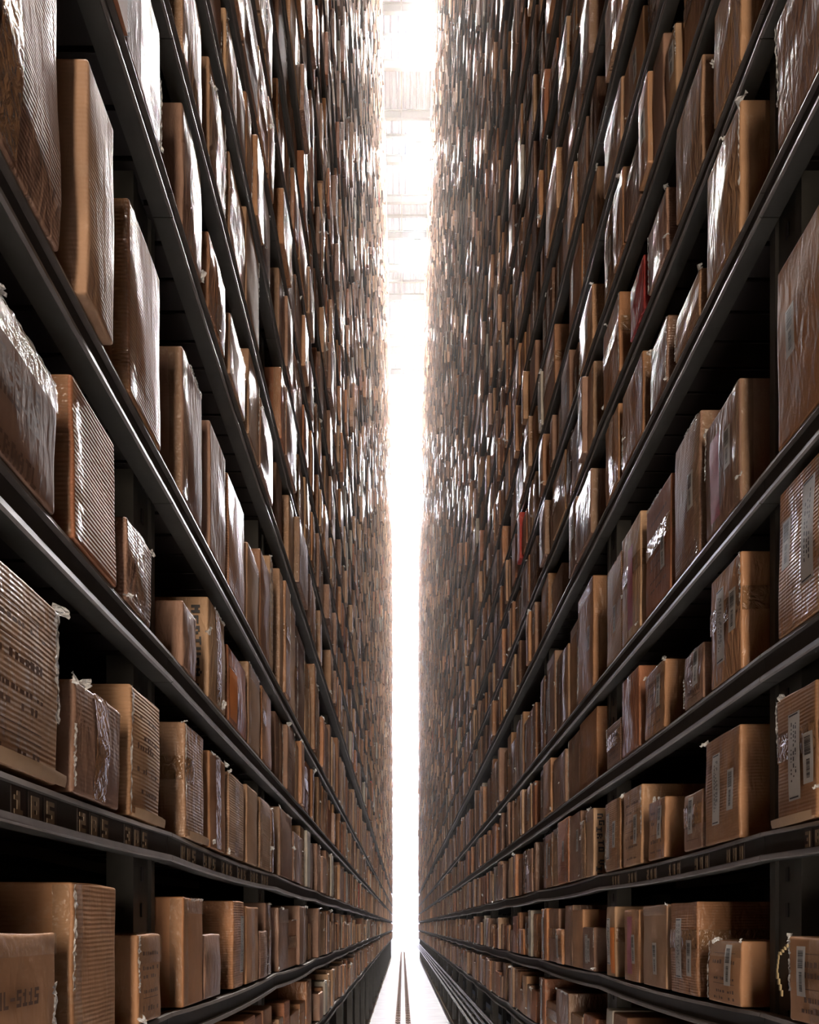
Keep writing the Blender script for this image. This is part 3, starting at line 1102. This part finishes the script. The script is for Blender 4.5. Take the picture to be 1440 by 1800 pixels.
for bx in BOXES:
    if id(bx) in indset: continue
    if id(bx) in midset:
        v, f = body(bx, 4 if bx.area > 250 else 3)
    else:
        s = bx.s
        x0, x1 = bx.W * s, (bx.W + bx.d) * s
        yw = bx.r.gauss(0, .006)
        v = np.array([(x0 + yw, bx.ya, bx.z), (x0 - yw, bx.yb, bx.z), (x1, bx.yb, bx.z), (x1, bx.ya, bx.z)] * 2, float)
        v[4:, 2] += bx.h
        f = [(0, 1, 5, 4), (1, 2, 6, 5), (2, 3, 7, 6), (3, 0, 4, 7), (4, 5, 6, 7), (3, 2, 1, 0)]
        if s < 0: f = [q for q in f]
        else: f = [q[::-1] for q in f]
        f = [q[::-1] for q in f]
    push(v, f, bx.tint, (bx.wrap, bx.rib, bx.worn))
    if bx.area > 0 and bx.r.random() < (.35 if bx.area > 60 else .12):
        mb = MB()
        for _ in range(1 if bx.r.random() < .7 else 2):
            p = P(bx, bx.r.choice([-1, 1]), -1, bx.r.choice([1, -.95, bx.r.uniform(-1, 1)]), 0)
            film_bit(mb, p, bx.r, bx.r.uniform(.012, .035), bx.s)
        push(np.concatenate(mb.v), mb.f, (0, 0, 0), (0, 0, 0), 1)
    if bx.area > 60 and bx.r.random() < .35:
        mb = MB(); ribbon(mb, bx, bx.r.choice(['far', 'top', 'near']), bx.r)
        push(np.concatenate(mb.v), mb.f, (0, 0, 0), (0, 0, 0), 1)
me = bpy.data.meshes.new('distant_cartons')
Vn = np.concatenate(V)
me.from_pydata(Vn.tolist(), [], Fc)
me.materials.append(M['card']); me.materials.append(M['film'])
me.polygons.foreach_set('material_index', Mi)
me.update()
attrs(me, np.concatenate(Tn), np.concatenate(Fn))
dc = bpy.data.objects.new('distant_cartons', me)
COL.objects.link(dc)
tag(dc, 'countless small brown cartons packed along both racks into the distance', 'cartons', kind='stuff')

# ------------------------------------------------------------------ aisle floor rail
root = empty('floor_rail', (0.006, 6.0, 0))
tag(root, 'long double-clipped steel guide rail down the middle of the pale floor', 'rail')
mb = MB()
mb.box(-.030, .040, 4.0, 46.0, .030, .052); mb.box(-.012, .022, 4.0, 46.0, .008, .030)
mb.build('rail_head', [M['railhead']], root)
mb = MB(); mb.box(-.125, .135, 4.0, 46.0, 0, .008)
mb.build('base_strip', [M['rust']], root)
mb = MB()
y = 4.1
while y < 46:
    for sx in (-1, 1):
        cx = .005 + sx * .082
        mb.box(cx - .036, cx + .036, y, y + .11, .008, .026)
        mb.box(cx - .012, cx + .012, y + .035, y + .07, .026, .048)
    y += .25
tag(mb.build('rail_clip', [M['rust']], root), kind='stuff')

# conductor rails under the right-hand rack
root = empty('conductor_rail', (LIP[1], BAYS[0], .5))
tag(root, 'bundle of long grey conductor pipes running low along one rack above the floor', 'pipes')
for (xx, zz, rr) in ((.775, .70, .020), (.775, .62, .016), (.765, .55, .016), (.76, .47, .024)):
    mb = MB()
    n = 10
    pts = [(xx + rr * math.cos(2 * math.pi * i / n), zz + rr * math.sin(2 * math.pi * i / n)) for i in range(n)]
    mb.prism(pts[::-1], BAYS[0], 44.0)
    mb.build('conductor_pipe', [M['pipe']], root)
for yc in BAYS[1:]:
    mb = MB()
    mb.box(.745, .80, yc - .02, yc + .02, .43, .45); mb.box(.798, .812, yc - .025, yc + .025, .43, .74)
    mb.box(.75, .80, yc - .02, yc + .02, .585, .595)
    mb.build('pipe_bracket', [M['steel']], root)

# ceiling guide rail, tie beams and lamps
mb = MB(); mb.box(-.055, -.015, -3.8, WALL_Y, CEIL_Z - .42, CEIL_Z - .30)
tag(mb.build('ceiling_guide_rail', [M['tie']]), 'slim grey guide rail running the length of the ceiling above the aisle', 'rail')
y = Y0
k = 0
while y < WALL_Y:
    mb = MB()
    mb.box(-1.3, 1.6, y - .05, y + .05, CEIL_Z - .26, CEIL_Z - .25)
    mb.box(-1.3, 1.6, y - .006, y + .006, CEIL_Z - .25, CEIL_Z - .02)
    mb.box(-1.3, 1.6, y - .05, y + .05, CEIL_Z - .02, CEIL_Z - .005)
    o = mb.build('tie_beam', [M['tie']])
    tag(o, 'pale grey tie beam crossing the ceiling above the aisle', 'beam', 'tie beams crossing the ceiling')
    if k % 2 == 0:
        mb = MB(); mb.box(-1.3, 1.6, y + .68, y + .74, CEIL_Z - .10, CEIL_Z - .02)
        o = mb.build('ceiling_conduit', [M['tie']])
        tag(o, 'thin grey conduit crossing the ceiling between tie beams', 'conduit', 'conduits crossing the ceiling')
    y += BAY
    k += 1
y = 21.8 - 3.5 * 6
while y < WALL_Y - 1:
    root = empty('ceiling_lamp', (LAMP_X, y, LAMP_Z + .1))
    tag(root, 'glowing white rectangular lamp hanging under the ceiling above the aisle', 'ceiling lamp', 'lamps in a row above the aisle')
    mb = MB(); mb.box(LAMP_X - .132, LAMP_X + .132, y - .68, y + .68, LAMP_Z + .012, LAMP_Z + .06)
    mb.box(LAMP_X - .01, LAMP_X + .01, y - .4, y - .38, LAMP_Z + .06, CEIL_Z); mb.box(LAMP_X - .01, LAMP_X + .01, y + .38, y + .4, LAMP_Z + .06, CEIL_Z)
    mb.build('lamp_housing', [M['tie']], root)
    mb = MB(); mb.box(LAMP_X - .125, LAMP_X + .125, y - .65, y + .65, LAMP_Z + .006, LAMP_Z + .011)
    mb.build('lamp_diffuser', [M['lamp']], root)
    mb = MB(); mb.box(LAMP_X - .125, LAMP_X + .125, y - .65, y + .65, LAMP_Z + .0605, LAMP_Z + .064)
    mb.build('ceiling_fill_panel', [M['ceil_fill']], root)  # added glowing strip, brightens the ceiling above
    y += 3.5

# thin haze volume added over the far aisle to give its glow
hz = bpy.data.materials.new('glow_haze')
hz.use_nodes = True
nt = hz.node_tree
nt.nodes.clear()
out = nt.nodes.new('ShaderNodeOutputMaterial')
vs_ = nt.nodes.new('ShaderNodeVolumeScatter')
vs_.inputs['Density'].default_value = HAZE
vs_.inputs['Anisotropy'].default_value = 0.55
vs_.inputs['Color'].default_value = (1.0, 0.97, 0.95, 1)
nt.links.new(vs_.outputs[0], out.inputs['Volume'])
b = MB(); b.box(-1.41, 1.69, 5.0, WALL_Y - .02, 0.001, CEIL_Z - .001)
o = b.build('haze', [hz])
tag(o, 'thin bright haze filling the far part of the aisle between the racks', 'haze', kind='stuff')
